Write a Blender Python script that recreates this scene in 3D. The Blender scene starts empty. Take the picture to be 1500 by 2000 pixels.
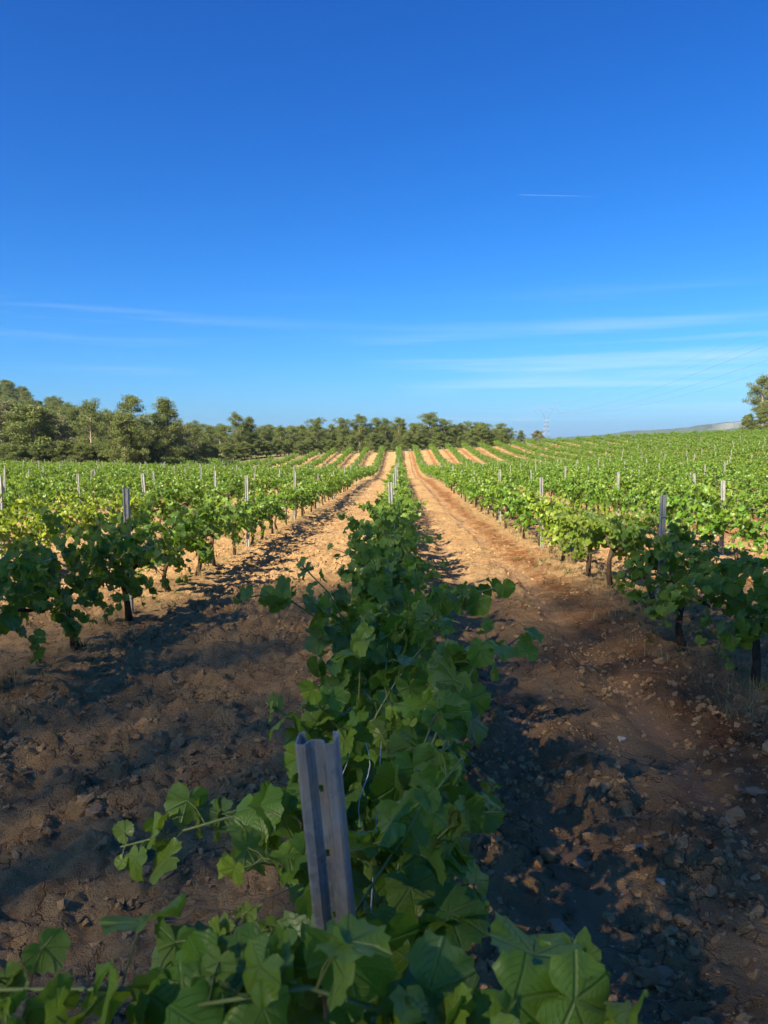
import bpy, math, random
import numpy as np
from mathutils import Vector, Matrix, Euler

# ------------------------------------------------------------------ camera, sky, sun, exposure
SC = bpy.context.scene
COL = SC.collection
R = math.radians
CAM = np.array([0.08, 0.0, 1.75]); PITCH = R(5.32); YAW = R(1.14)
cam_d = bpy.data.cameras.new('camera'); cam = bpy.data.objects.new('camera', cam_d); COL.objects.link(cam)
cam.location = CAM; cam.rotation_euler = (R(90) - PITCH, 0, YAW)
cam_d.sensor_fit = 'VERTICAL'; cam_d.sensor_height = 34.6; cam_d.lens = 26.0
cam_d.clip_start = 0.05; cam_d.clip_end = 30000
cam_d.dof.use_dof = True; cam_d.dof.focus_distance = 4.5; cam_d.dof.aperture_fstop = 8.0
SC.camera = cam

SUN_EL = R(38.0); SUN_H = (-0.66, -0.75)           # sun low, behind and to the left
SV = Vector((SUN_H[0] * math.cos(SUN_EL), SUN_H[1] * math.cos(SUN_EL), math.sin(SUN_EL))).normalized()
W = bpy.data.worlds.new('World'); SC.world = W; W.use_nodes = True
wn, wl = W.node_tree.nodes, W.node_tree.links
bg = wn['Background']; bg.inputs['Strength'].default_value = 0.087
sky = wn.new('ShaderNodeTexSky'); sky.sky_type = 'NISHITA'; sky.sun_disc = False
sky.sun_elevation = SUN_EL; sky.sun_rotation = math.atan2(SV.x, SV.y)
sky.altitude = 400; sky.air_density = 1.0; sky.dust_density = 1.1; sky.ozone_density = 1.0
# tone curve of the sky colour, the same over the whole dome
ssp = wn.new('ShaderNodeSeparateColor'); scb = wn.new('ShaderNodeCombineColor'); wl.new(sky.outputs[0], ssp.inputs[0])
for ch, (pw, kf) in enumerate(((2.1, .024), (1.32, .205), (1.0, .6625))):
    q1 = wn.new('ShaderNodeMath'); q1.operation = 'POWER'; wl.new(ssp.outputs[ch], q1.inputs[0]); q1.inputs[1].default_value = pw
    q2 = wn.new('ShaderNodeMath'); q2.operation = 'MULTIPLY'; wl.new(q1.outputs[0], q2.inputs[0]); q2.inputs[1].default_value = kf; wl.new(q2.outputs[0], scb.inputs[ch])
# thin cirrus: noise in direction space, stretched along the horizon
tc = wn.new('ShaderNodeTexCoord'); mp = wn.new('ShaderNodeMapping'); mp.inputs['Scale'].default_value = (1.6, 1.6, 46)
mp.inputs['Location'].default_value = (38.8, 20.1, 8.22)
wl.new(tc.outputs['Generated'], mp.inputs[0])
nz = wn.new('ShaderNodeTexNoise'); nz.inputs['Scale'].default_value = 1.0; nz.inputs['Detail'].default_value = 5; nz.inputs['Roughness'].default_value = 0.55
wl.new(mp.outputs[0], nz.inputs['Vector'])
cr = wn.new('ShaderNodeMapRange'); cr.inputs['From Min'].default_value = 0.53; cr.inputs['From Max'].default_value = 0.74; cr.clamp = True
wl.new(nz.outputs['Fac'], cr.inputs['Value'])
sep = wn.new('ShaderNodeSeparateXYZ'); wl.new(tc.outputs['Generated'], sep.inputs[0])
er = wn.new('ShaderNodeMapRange'); er.inputs['From Min'].default_value = 0.20; er.inputs['From Max'].default_value = 0.10; er.clamp = True
wl.new(sep.outputs['Z'], er.inputs['Value'])
mm = wn.new('ShaderNodeMath'); mm.operation = 'MULTIPLY'; wl.new(cr.outputs[0], mm.inputs[0]); wl.new(er.outputs[0], mm.inputs[1])
mp2 = wn.new('ShaderNodeMapping'); mp2.inputs['Scale'].default_value = (1.5, 1.5, 5); mp2.inputs['Location'].default_value = (41.4, 19.8, 12.6); wl.new(tc.outputs['Generated'], mp2.inputs[0])
nz2 = wn.new('ShaderNodeTexNoise'); nz2.inputs['Scale'].default_value = 1.0; nz2.inputs['Detail'].default_value = 2; wl.new(mp2.outputs[0], nz2.inputs['Vector'])
pr = wn.new('ShaderNodeMapRange'); pr.inputs['From Min'].default_value = 0.44; pr.inputs['From Max'].default_value = 0.60; wl.new(nz2.outputs['Fac'], pr.inputs['Value'])   # cirrus comes in patches
mm2 = wn.new('ShaderNodeMath'); mm2.operation = 'MULTIPLY'; wl.new(mm.outputs[0], mm2.inputs[0]); wl.new(pr.outputs[0], mm2.inputs[1])
m2 = wn.new('ShaderNodeMath'); m2.operation = 'MULTIPLY'; m2.inputs[1].default_value = 0.36; wl.new(mm2.outputs[0], m2.inputs[0])
mx = wn.new('ShaderNodeMix'); mx.data_type = 'RGBA'; mx.inputs[7].default_value = (3.3, 3.8, 4.1, 1)
wl.new(m2.outputs[0], mx.inputs[0]); wl.new(scb.outputs[0], mx.inputs[6]); wl.new(mx.outputs[2], bg.inputs['Color'])

sun_d = bpy.data.lights.new('sun', 'SUN'); sun_d.energy = 5.0; sun_d.angle = R(0.53); sun_d.color = (1.0, 0.87, 0.68)
sun = bpy.data.objects.new('sun', sun_d); COL.objects.link(sun); sun.rotation_euler = SV.to_track_quat('Z', 'Y').to_euler()
SC.view_settings.view_transform = 'Standard'; SC.view_settings.look = 'None'
SC.view_settings.exposure = 1.65; SC.view_settings.gamma = 1.0; SC.view_settings.use_curve_mapping = False
SC.render.engine = 'CYCLES'; SC.cycles.max_bounces = 6; SC.cycles.diffuse_bounces = 3; SC.cycles.transmission_bounces = 4
SC.cycles.use_adaptive_sampling = True; SC.cycles.adaptive_threshold = 0.015; SC.cycles.use_denoising = True

rng = np.random.default_rng(7); random.seed(7)
ROW = 2.6                                             # distance between vine rows

# ------------------------------------------------------------------ small numpy noise library
def _h(ix, iy, s):
    ix, iy = np.asarray(ix), np.asarray(iy); n = (ix.astype(np.int64) * 374761393 + iy.astype(np.int64) * 668265263 + s * 1274126177) & 0xffffffff
    n = ((n ^ (n >> 13)) * 1274126177) & 0xffffffff
    n = ((n ^ (n >> 16)) * 2246822519) & 0xffffffff
    return ((n ^ (n >> 15)) & 0xffffff) / float(0xffffff)
def vnoise(x, y, s=0):
    ix, iy = np.floor(x), np.floor(y); fx, fy = x - ix, y - iy
    fx = fx * fx * fx * (fx * (fx * 6 - 15) + 10); fy = fy * fy * fy * (fy * (fy * 6 - 15) + 10)
    a, b, c, d = _h(ix, iy, s), _h(ix + 1, iy, s), _h(ix, iy + 1, s), _h(ix + 1, iy + 1, s)
    return (a * (1 - fx) + b * fx) * (1 - fy) + (c * (1 - fx) + d * fx) * fy - 0.5
def fbm(x, y, s=0, o=4, g=0.5):
    r, a, f = 0, 1.0, 1.0
    for k in range(o):
        c_, s_ = math.cos(k * 0.7), math.sin(k * 0.7)
        r = r + a * vnoise((x * c_ - y * s_) * f + k * 17.3, (x * s_ + y * c_) * f - k * 9.1, s + k); a *= g; f *= 2.03
    return r
def worley(x, y, s=0):
    ix, iy = np.floor(x), np.floor(y); f1 = np.full(x.shape, 9.0); f2 = np.full(x.shape, 9.0); cid = np.zeros(x.shape)
    for dx in (-1, 0, 1):
        for dy in (-1, 0, 1):
            cx, cy = ix + dx, iy + dy
            px = cx + 0.1 + 0.8 * _h(cx, cy, s); py = cy + 0.1 + 0.8 * _h(cx, cy, s + 5)
            d = np.hypot(px - x, py - y); m = d < f1
            f2 = np.where(m, f1, np.minimum(f2, d)); cid = np.where(m, _h(cx, cy, s + 11), cid); f1 = np.where(m, d, f1)
    return f1, f2, cid
def sstep(a, b, x):
    t = np.clip((x - a) / (b - a), 0, 1); return t * t * (3 - 2 * t)
def clod(x, y, size, s, dens=1.0):
    wx = x + 0.3 * size * fbm(x / size * 1.7, y / size * 1.7, s + 40, 2); wy = y + 0.3 * size * fbm(x / size * 1.7 + 9, y / size * 1.7, s + 41, 2)
    f1, f2, c = worley(wx / size, wy / size, s)
    r = 0.38 + 0.3 * c
    return np.sqrt(np.clip(1 - (f1 / r) ** 2, 0, 1)) * (0.35 + 0.65 * c) * (np.modf(c * 7.31)[0] < dens)

# ------------------------------------------------------------------ terrain
PY = [-200, -5, 0, 9, 19, 33, 43, 60, 72, 85, 95, 105, 115, 126, 134, 150, 200, 400, 900, 8000]
PZ = [3.0, .05, 0, -.07, -.34, -.70, -.92, -1.30, -1.58, -1.62, -1.45, -1.05, -.5, -.02, 0, -1.4, -3.0, -5, -8, -8]
def smooth_profile(y):
    r = 0
    for o in (-4, -2, 0, 2, 4): r = r + np.interp(y + o * np.clip(np.abs(y) / 60, 0, 1), PY, PZ)
    return r / 5
def H(x, y):
    x, y = np.asarray(x, float), np.asarray(y, float)
    v = np.where(x < 0, 1 - sstep(4, 40, -x) * 0.95, 1 - 0.45 * sstep(5, 45, x))
    tilt = np.where(x > 0, 0.046, 0.037) * np.clip(x, -70, 110) * sstep(10, 100, y)
    p = smooth_profile(y)
    p = np.where((p < 0) & (y < 100), p * v, p)
    hill = 29 * np.exp(-(((x + 175) / 62) ** 2 + ((y - 262) / 75) ** 2)) + 6 * np.exp(-(((x + 95) / 30) ** 2 + ((y - 190) / 45) ** 2))
    hill = hill + 21 * np.exp(-(((x + 34) / 22) ** 2 + ((y + 31) / 15) ** 2))      # wooded hill behind the viewer
    return p + tilt + hill + 0.5 * vnoise(x / 40, y / 40, 3) * sstep(25, 70, np.hypot(x, y))
def in_field(x, y):
    left = -10 - (127 - y) * 0.51
    return (x > left) & (y < 126 + 0.02 * x) & (y > -3)
def detail(x, y):
    """berms, ruts, clods of the tilled soil; returns height and the mask of dried mud"""
    k = np.round(x / ROW); u = x - k * ROW                # distance from the row
    near = np.exp(-np.clip(y - 6, 0, None) / 16); fld = in_field(x, y) * 1.0
    z = 0.075 * np.exp(-(u / 0.42) ** 2) * fld + 0.05 * fbm(x / 1.3, y / 2.2, 21, 3) * fld
    aisle = x / ROW - np.floor(x / ROW); a = (aisle - 0.5) * ROW
    right = sstep(0.25, 0.5, x) * (1 - sstep(2.2, 2.5, x))
    rutw = a + 0.10 * fbm(y / 2.1, x * 0 + 3.3, 31, 2)
    rut = np.exp(-((rutw - 0.42) / 0.17) ** 2) + np.exp(-((rutw + 0.42) / 0.15) ** 2)
    z = z - (0.012 + 0.038 * right) * rut * fld
    n1 = fbm(x / 0.8, y / 0.8, 51, 3)
    till = np.where(right > 0.5, sstep(-0.05, 0.25, n1 + 0.35 * sstep(1.45, 0.5, x) * sstep(7, 3, y)), sstep(-0.45, 0.1, n1 + 0.25 * np.exp(-((a + 0.1) / 0.5) ** 2)))
    till = till * (1 - 0.75 * np.exp(-(u / 0.2) ** 2))
    mud = sstep(0.34, 0.72, rut * (0.75 + 1.3 * fbm(x / 0.5, y / 0.9, 61, 3))) * right * fld * 0.6
    till = till * (1 - mud)
    c = 0.045 * clod(x, y, 0.30, 1, 0.4) + 0.045 * clod(x, y, 0.14, 2, 0.7) + 0.034 * clod(x, y, 0.075, 3, 0.9)
    rough = (0.045 * fbm(x / 0.2, y / 0.2, 71, 5, 0.62) - 0.03 * np.abs(fbm(x / 0.28, y / 0.28, 75, 4, 0.6))) * (1 - 0.85 * mud)
    z = z + (c * till * (0.75 + 0.25 * near) * np.exp(-np.clip(y - 10, 0, None) / 45) + rough * near) * fld
    # desiccation cracks in the crust
    f1, f2, cc = worley(x / 0.33 + 0.35 * fbm(x / 0.14, y / 0.14, 91, 3), y / 0.33 + 0.35 * fbm(x / 0.14 + 5, y / 0.14, 92, 3), 9)
    crk = sstep(0.055, 0.0, f2 - f1) * (1 - till) * near * (fbm(x / 0.6, y / 0.6, 95, 2) > 0.02)
    return z - 0.03 * crk * fld, mud, till
def G(x, y):
    x, y = np.atleast_1d(np.asarray(x, float)), np.atleast_1d(np.asarray(y, float))
    return H(x, y) + detail(x, y)[0]

# ------------------------------------------------------------------ mesh helpers
def mesh_np(name, V, F, uv=None, attrs=None, smooth=True):
    V = np.asarray(V, np.float32); F = np.asarray(F, np.int32); k = F.shape[1]
    m = bpy.data.meshes.new(name); m.vertices.add(len(V)); m.vertices.foreach_set('co', V.ravel())
    m.loops.add(F.size); m.loops.foreach_set('vertex_index', F.ravel())
    m.polygons.add(len(F)); m.polygons.foreach_set('loop_start', np.arange(0, F.size, k, dtype=np.int32))
    m.polygons.foreach_set('loop_total', np.full(len(F), k, np.int32))
    m.polygons.foreach_set('use_smooth', np.full(len(F), smooth, bool))
    if uv is not None:
        l = m.uv_layers.new(name='uv'); l.data.foreach_set('uv', np.asarray(uv, np.float32)[F.ravel()].ravel())
    for n, a in (attrs or {}).items():
        t = m.attributes.new(n, 'FLOAT', 'POINT'); t.data.foreach_set('value', np.asarray(a, np.float32))
    m.update(calc_edges=True); m.validate(); return m
class MB:
    """collects tubes, boxes and loose faces into one mesh"""
    def __init__(s): s.v, s.f = [], []
    def tube(s, pts, rad, n=6, cap=True):
        pts = [Vector(p) for p in pts]; b = len(s.v); up = Vector((0.31, 0.17, 0.93))
        for i, p in enumerate(pts):
            t = (pts[min(i + 1, len(pts) - 1)] - pts[max(i - 1, 0)]).normalized()
            x = t.cross(up); x = x.normalized() if x.length > 1e-4 else Vector((1, 0, 0)); y = t.cross(x)
            r = rad[i] if hasattr(rad, '__len__') else rad
            for k in range(n):
                a = 2 * math.pi * k / n; s.v.append(p + x * (r * math.cos(a)) + y * (r * math.sin(a)))
        for i in range(len(pts) - 1):
            for k in range(n):
                s.f.append((b + i * n + k, b + i * n + (k + 1) % n, b + (i + 1) * n + (k + 1) % n, b + (i + 1) * n + k))
        if cap:
            s.f.append(tuple(b + k for k in range(n))[::-1]); s.f.append(tuple(b + (len(pts) - 1) * n + k for k in range(n)))
        return s
    def box(s, c, d, M=None):
        b = len(s.v)
        for i in range(8):
            p = Vector(((i & 1) - .5, (i >> 1 & 1) - .5, (i >> 2) - .5)); p = Vector((p.x * d[0], p.y * d[1], p.z * d[2]))
            s.v.append((M @ p if M else p) + Vector(c))
        for q in ((0, 2, 3, 1), (4, 5, 7, 6), (0, 1, 5, 4), (2, 6, 7, 3), (0, 4, 6, 2), (1, 3, 7, 5)): s.f.append(tuple(b + k for k in q))
        return s
    def mesh(s, name, smooth=True):
        m = bpy.data.meshes.new(name); m.from_pydata([tuple(v) for v in s.v], [], s.f)
        m.polygons.foreach_set('use_smooth', np.full(len(m.polygons), smooth, bool)); m.update(); return m
def link(name, data, mat=None, parent=None, loc=None):
    if mat is not None and data is not None and len(data.materials) == 0: data.materials.append(mat)
    o = bpy.data.objects.new(name, data); COL.objects.link(o)
    if parent is not None: o.parent = parent
    if loc is not None: o.location = loc
    return o
def tag(o, label=None, cat=None, group=None, kind=None):
    if label: o['label'] = label
    if cat: o['category'] = cat
    if group: o['group'] = group
    if kind: o['kind'] = kind
    return o
def ordinal(n):
    return str(n) + ('th' if 10 <= n % 100 <= 20 else {1: 'st', 2: 'nd', 3: 'rd'}.get(n % 10, 'th'))
cR, sR = math.cos(PITCH), math.sin(PITCH)
def seen(x, y, z, m=0.0):
    """does a point fall inside the picture (used only to number the things that show)"""
    dx, dy, dz = x - CAM[0], y - CAM[1], z - CAM[2]
    rx = dx * math.cos(YAW) + dy * math.sin(YAW); fy = -dx * math.sin(YAW) + dy * math.cos(YAW)
    f = fy * cR - dz * sR; u = fy * sR + dz * cR
    return (f > 0.2) & (np.abs(rx) < (0.4991 + m) * f) & (np.abs(u) < (0.6654 + m) * f)
def spot(px, D): return 0.08 + (px - 780) / 1503 * D

# ------------------------------------------------------------------ materials
class NT:
    def __init__(s, name):
        s.m = bpy.data.materials.new(name); s.m.use_nodes = True; s.t = s.m.node_tree; s.n = s.t.nodes; s.l = s.t.links
        s.b = s.n['Principled BSDF']; s.out = s.n['Material Output']
    def put(s, sock, v):
        if isinstance(v, bpy.types.NodeSocket): s.l.new(v, sock)
        elif v is not None:
            sock.default_value = (*v, 1) if hasattr(v, '__len__') and len(v) == 3 and len(sock.default_value) == 4 else v
    def math(s, op, a, b=None, c=None):
        n = s.n.new('ShaderNodeMath'); n.operation = op; s.put(n.inputs[0], a)
        if b is not None: s.put(n.inputs[1], b)
        if c is not None: s.put(n.inputs[2], c)
        return n.outputs[0]
    def mix(s, f, a, b, mode='MIX'):
        n = s.n.new('ShaderNodeMix'); n.data_type = 'RGBA'; n.blend_type = mode; s.put(n.inputs[0], f); s.put(n.inputs[6], a); s.put(n.inputs[7], b); return n.outputs[2]
    def rng(s, v, a, b, c=0.0, d=1.0):
        n = s.n.new('ShaderNodeMapRange'); n.clamp = True; s.put(n.inputs[0], v)
        for i, q in enumerate((a, b, c, d)): n.inputs[1 + i].default_value = q
        return n.outputs[0]
    def noise(s, scale, detail=3, rough=0.5, vec=None, dist=0.0):
        n = s.n.new('ShaderNodeTexNoise'); n.inputs['Scale'].default_value = scale; n.inputs['Detail'].default_value = detail
        n.inputs['Roughness'].default_value = rough; n.inputs['Distortion'].default_value = dist
        if vec is not None: s.l.new(vec, n.inputs['Vector'])
        return n.outputs['Fac']
    def voro(s, scale, feat='F1', vec=None, out='Distance'):
        n = s.n.new('ShaderNodeTexVoronoi'); n.feature = feat; n.inputs['Scale'].default_value = scale
        if vec is not None: s.l.new(vec, n.inputs['Vector'])
        return n.outputs[out]
    def coord(s, k='Object'): return s.n.new('ShaderNodeTexCoord').outputs[k]
    def attr(s, name): n = s.n.new('ShaderNodeAttribute'); n.attribute_name = name; return n.outputs['Fac']
    def bump(s, h, dist, strength=1.0, prev=None):
        n = s.n.new('ShaderNodeBump'); n.inputs['Distance'].default_value = dist; n.inputs['Strength'].default_value = strength
        s.put(n.inputs['Height'], h)
        if prev is not None: s.l.new(prev, n.inputs['Normal'])
        return n.outputs[0]
    def set(s, **k):
        for a, v in k.items(): s.put(s.b.inputs[{'col': 'Base Color', 'rough': 'Roughness', 'spec': 'Specular IOR Level', 'metal': 'Metallic', 'normal': 'Normal'}[a]], v)
        return s

def mat_soil():
    t = NT('tilled_soil'); p = t.n.new('ShaderNodeNewGeometry').outputs['Position']
    a = t.noise(0.7, 5, 0.6, p); b = t.noise(4.5, 5, 0.65, p); c = t.noise(38, 4, 0.7, p)
    col = t.mix(t.rng(a, .36, .66), (0.50, 0.325, 0.150), (0.43, 0.26, 0.112))
    col = t.mix(t.rng(b, .5, .72), col, (0.31, 0.168, 0.070))
    col = t.mix(t.math('MULTIPLY', t.rng(c, .52, .75), 0.55), col, (0.56, 0.40, 0.225))
    red = t.attr('red'); col = t.mix(t.math('MULTIPLY', red, t.rng(b, .3, .6, .35, 1.0)), col, (0.19, 0.073, 0.026))
    mud = t.attr('mud'); col = t.mix(mud, col, t.mix(t.noise(9, 3, .5, p), (0.20, 0.125, 0.072), (0.26, 0.17, 0.10)))
    col = t.mix(t.math('MULTIPLY', t.attr('dark_lane'), .8), col, t.mix(b, (0.19, 0.105, 0.050), (0.30, 0.18, 0.09)))
    # pale pebbles
    v = t.voro(26, 'F1', p); pick = t.voro(26, 'F1', p, 'Color'); sp = t.n.new('ShaderNodeSeparateColor'); t.l.new(pick, sp.inputs[0])
    peb = t.math('MULTIPLY', t.rng(v, .22, .14), t.math('GREATER_THAN', sp.outputs[0], 0.93)); col = t.mix(peb, col, (0.48, 0.38, 0.27))
    wild = t.attr('wild'); col = t.mix(wild, col, t.mix(t.noise(0.5, 4, .6, p), (0.09, 0.10, 0.03), (0.30, 0.25, 0.11)))
    t.set(col=col, rough=t.rng(mud, 0, 1, .97, .93), spec=0.06)
    h = t.math('ADD', t.math('MULTIPLY', t.noise(60, 5, .7, p), .5), t.math('MULTIPLY', t.noise(13, 4, .65, p), 1.2))
    h = t.math('ADD', h, t.math('MULTIPLY', t.noise(3.4, 3, .6, p), 2.2))
    cw = t.n.new('ShaderNodeVectorMath'); cw.operation = 'ADD'; t.l.new(p, cw.inputs[0]); nc = t.n.new('ShaderNodeTexNoise'); nc.inputs['Scale'].default_value = 11; nc.inputs['Detail'].default_value = 4
    t.l.new(p, nc.inputs['Vector']); sc_ = t.n.new('ShaderNodeVectorMath'); sc_.operation = 'SCALE'; sc_.inputs['Scale'].default_value = .16; t.l.new(nc.outputs['Color'], sc_.inputs[0]); t.l.new(sc_.outputs[0], cw.inputs[1])
    crack = t.math('MULTIPLY', t.rng(t.voro(5.5, 'DISTANCE_TO_EDGE', cw.outputs[0]), .0, .035, 1, 0), t.rng(t.noise(1.7, 2, .5, p), .48, .56))
    h = t.math('SUBTRACT', h, t.math('MULTIPLY', crack, 1.1)); col = t.mix(t.math('MULTIPLY', crack, .6), col, (.06, .035, .02)); t.set(col=col)
    h = t.math('ADD', h, t.math('MULTIPLY', t.math('ABSOLUTE', t.math('SUBTRACT', t.noise(24, 5, .75, p), .5)), -2.2))
    hb = t.math('MULTIPLY', h, t.rng(mud, 0, 1, 1, .18)); t.set(normal=t.bump(hb, 0.05, 0.9))
    return t.m
def mat_clod():
    t = NT('earth_clod'); p = t.coord(); o = t.n.new('ShaderNodeObjectInfo')
    q = t.n.new('ShaderNodeNewGeometry').outputs['Position']; b = t.noise(14, 5, .65, q)
    col = t.mix(t.rng(b, .35, .65), (0.45, 0.285, 0.13), (0.28, 0.15, 0.066)); col = t.mix(t.math('MULTIPLY', o.outputs['Random'], .5), col, (0.44, 0.28, 0.13))
    t.set(col=col, rough=.95, spec=.2, normal=t.bump(t.noise(55, 5, .7, q), .02, .9)); return t.m
def mat_stone(name, ca, cb):
    t = NT(name); p = t.n.new('ShaderNodeNewGeometry').outputs['Position']; b = t.noise(22, 6, .7, p)
    col = t.mix(t.rng(b, .3, .7), ca, cb); col = t.mix(t.rng(t.noise(6, 3, .5, p), .5, .7), col, (0.24, 0.13, 0.058))
    t.set(col=col, rough=.88, spec=.3, normal=t.bump(t.noise(45, 6, .75, p), .02, .8)); return t.m
def mat_leaf(name='vine_leaf', far=False):
    t = NT(name); o = t.n.new('ShaderNodeObjectInfo'); sc = t.n.new('ShaderNodeSeparateColor'); t.l.new(o.outputs['Color'], sc.inputs[0])
    tone = t.math('ADD', t.attr('tone'), sc.outputs[0]); yel = sc.outputs[1]
    rnd = t.math('FRACT', t.math('ADD', t.attr('rnd'), o.outputs['Random']))
    col = t.mix(rnd, (0.050, 0.130, 0.012), (0.110, 0.220, 0.018)); col = t.mix(tone, col, (0.21, 0.30, 0.030))
    col = t.mix(yel, col, t.mix(rnd, (0.22, 0.29, 0.02), (0.36, 0.37, 0.025)))
    pos = t.n.new('ShaderNodeNewGeometry')
    fleck = t.noise(26 if not far else 5, 4, .6, pos.outputs['Position'])
    col = t.mix(t.math('MULTIPLY', t.rng(fleck, .55, .8), .5), col, (0.12, 0.17, 0.03))
    spot_ = t.math('MULTIPLY', t.rng(t.noise(48, 2, .5, pos.outputs['Position']), .70, .74), t.rng(rnd, .55, .75)); col = t.mix(t.math('MULTIPLY', spot_, .8), col, (0.16, 0.09, 0.03))
    under = (0.115, 0.165, 0.075)
    if not far:
        uvn = t.n.new('ShaderNodeUVMap'); uvn.uv_map = 'uv'; s = t.n.new('ShaderNodeSeparateXYZ'); t.l.new(uvn.outputs[0], s.inputs[0])
        x = t.math('ABSOLUTE', t.math('SUBTRACT', s.outputs[0], .5)); y = t.math('SUBTRACT', s.outputs[1], .5)
        ang = t.math('ARCTAN2', x, y); rr = t.math('SQRT', t.math('ADD', t.math('MULTIPLY', x, x), t.math('MULTIPLY', y, y)))
        d = None
        for va in (0.0, 0.82, 1.78):
            e = t.math('ADD', t.math('ABSOLUTE', t.math('SINE', t.math('SUBTRACT', ang, va))), t.math('GREATER_THAN', t.math('ABSOLUTE', t.math('SUBTRACT', ang, va)), 1.2))
            e = t.math('MULTIPLY', e, rr); d = e if d is None else t.math('MINIMUM', d, e)
        vein = t.rng(d, .006, .022, 1, 0)
        sec = t.math('SINE', t.math('ADD', t.math('MULTIPLY', rr, 95), t.math('MULTIPLY', d, 60)))      # side veins, herringbone
        sv = t.math('MULTIPLY', t.rng(sec, .75, 1), t.rng(d, .0, .14, .6, .25))
        va = t.math('MAXIMUM', vein, sv)
        col = t.mix(t.math('MULTIPLY', va, .38), col, (0.16, 0.21, 0.055))
        h = t.math('SUBTRACT', t.math('MULTIPLY', t.noise(60, 3, .6, pos.outputs['Position']), .5), va); t.set(normal=t.bump(h, .004, .7))
    front = col; col = t.mix(pos.outputs['Backfacing'], front, t.mix(0.45, front, under))
    t.set(col=col, rough=.42, spec=.42)
    tr = t.n.new('ShaderNodeBsdfTranslucent'); t.put(tr.inputs['Color'], t.mix(0.72, front, (0.36, 0.52, 0.02)))
    ms = t.n.new('ShaderNodeMixShader'); ms.inputs[0].default_value = .36; t.l.new(t.b.outputs[0], ms.inputs[1]); t.l.new(tr.outputs[0], ms.inputs[2]); t.l.new(ms.outputs[0], t.out.inputs[0])
    return t.m
def mat_bark(name, a, b, sc=(30, 30, 6), dist=.02):
    t = NT(name); mpn = t.n.new('ShaderNodeMapping'); mpn.inputs['Scale'].default_value = sc; t.l.new(t.coord(), mpn.inputs[0])
    n = t.noise(1, 5, .7, mpn.outputs[0], .6); t.set(col=t.mix(t.rng(n, .3, .7), a, b), rough=.93, spec=.15, normal=t.bump(n, dist, 1)); return t.m
def mat_plain(name, c, rough=.6, spec=.4, metal=0, var=.25, sc=20):
    t = NT(name); n = t.noise(sc, 4, .6, t.coord()); t.set(col=t.mix(n, tuple(q * (1 - var) for q in c), tuple(q * (1 + var) for q in c)), rough=rough, spec=spec, metal=metal); return t.m
def mat_zinc():
    t = NT('galvanised_steel'); p = t.coord(); v = t.voro(90, 'F1', p, 'Color'); s = t.n.new('ShaderNodeSeparateColor'); t.l.new(v, s.inputs[0])
    mpn = t.n.new('ShaderNodeMapping'); mpn.inputs['Scale'].default_value = (60, 60, 5); t.l.new(p, mpn.inputs[0]); st = t.noise(1, 5, .65, mpn.outputs[0])
    col = t.mix(s.outputs[0], (0.17, 0.187, 0.190), (0.265, 0.285, 0.285)); col = t.mix(t.rng(st, .48, .72), col, (0.40, 0.41, 0.41))
    col = t.mix(t.math('MULTIPLY', t.rng(t.noise(9, 5, .7, p), .47, .66), .75), col, (0.36, 0.27, 0.17))
    t.set(col=col, rough=t.rng(st, .2, .8, .42, .65), metal=.2, spec=.5, normal=t.bump(st, .002, .5)); return t.m
def mat_needles(name, a, b, c):
    t = NT(name); o = t.n.new('ShaderNodeObjectInfo'); r = t.attr('rnd')
    col = t.mix(r, a, b); col = t.mix(t.math('MULTIPLY', o.outputs['Random'], .8), col, c)
    t.set(col=col, rough=.7, spec=.2)
    tr = t.n.new('ShaderNodeBsdfTranslucent'); t.put(tr.inputs['Color'], col); ms = t.n.new('ShaderNodeMixShader'); ms.inputs[0].default_value = .25
    t.l.new(t.b.outputs[0], ms.inputs[1]); t.l.new(tr.outputs[0], ms.inputs[2]); t.l.new(ms.outputs[0], t.out.inputs[0]); return t.m
M = dict(soil=mat_soil(), clod=mat_clod(), leaf=mat_leaf(), leaf_far=mat_leaf('vine_leaf_small', True),
         stone=mat_stone('limestone', (0.25, 0.16, 0.085), (0.34, 0.235, 0.14)), pebble=mat_stone('pale_pebble', (0.42, 0.35, 0.26), (0.58, 0.50, 0.40)),
         red_stone=mat_stone('ochre_stone', (0.32, 0.15, 0.05), (0.38, 0.20, 0.08)),
         vine_bark=mat_bark('vine_bark', (0.035, 0.022, 0.014), (0.13, 0.085, 0.055), (40, 40, 7)), shoot=mat_plain('green_shoot', (0.13, 0.17, 0.05), .55, .4),
         zinc=mat_zinc(), wire=mat_plain('steel_wire', (0.55, 0.58, 0.60), .4, .5, .6), pine_bark=mat_bark('pine_bark', (0.17, 0.12, 0.09), (0.40, 0.32, 0.26), (6, 6, 1.5), .05),
         pine=mat_needles('pine_needles', (0.065, 0.105, 0.026), (0.195, 0.220, 0.058), (0.14, 0.17, 0.046)),
         oak=mat_needles('oak_leaves', (0.12, 0.135, 0.06), (0.25, 0.25, 0.13), (0.19, 0.19, 0.09)),
         dry=mat_needles('dry_grass', (0.22, 0.16, 0.075), (0.42, 0.33, 0.17), (0.33, 0.26, 0.12)), twig=mat_plain('dead_twig', (0.17, 0.12, 0.085), .85, .2),
         weed=mat_needles('weed_leaves', (0.05, 0.09, 0.02), (0.11, 0.15, 0.04), (0.09, 0.12, 0.03)), cable=mat_plain('cable', (0.22, 0.23, 0.25), .5, .4), tie=mat_plain('pale_tie', (0.75, 0.75, 0.72), .5, .4))

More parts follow.
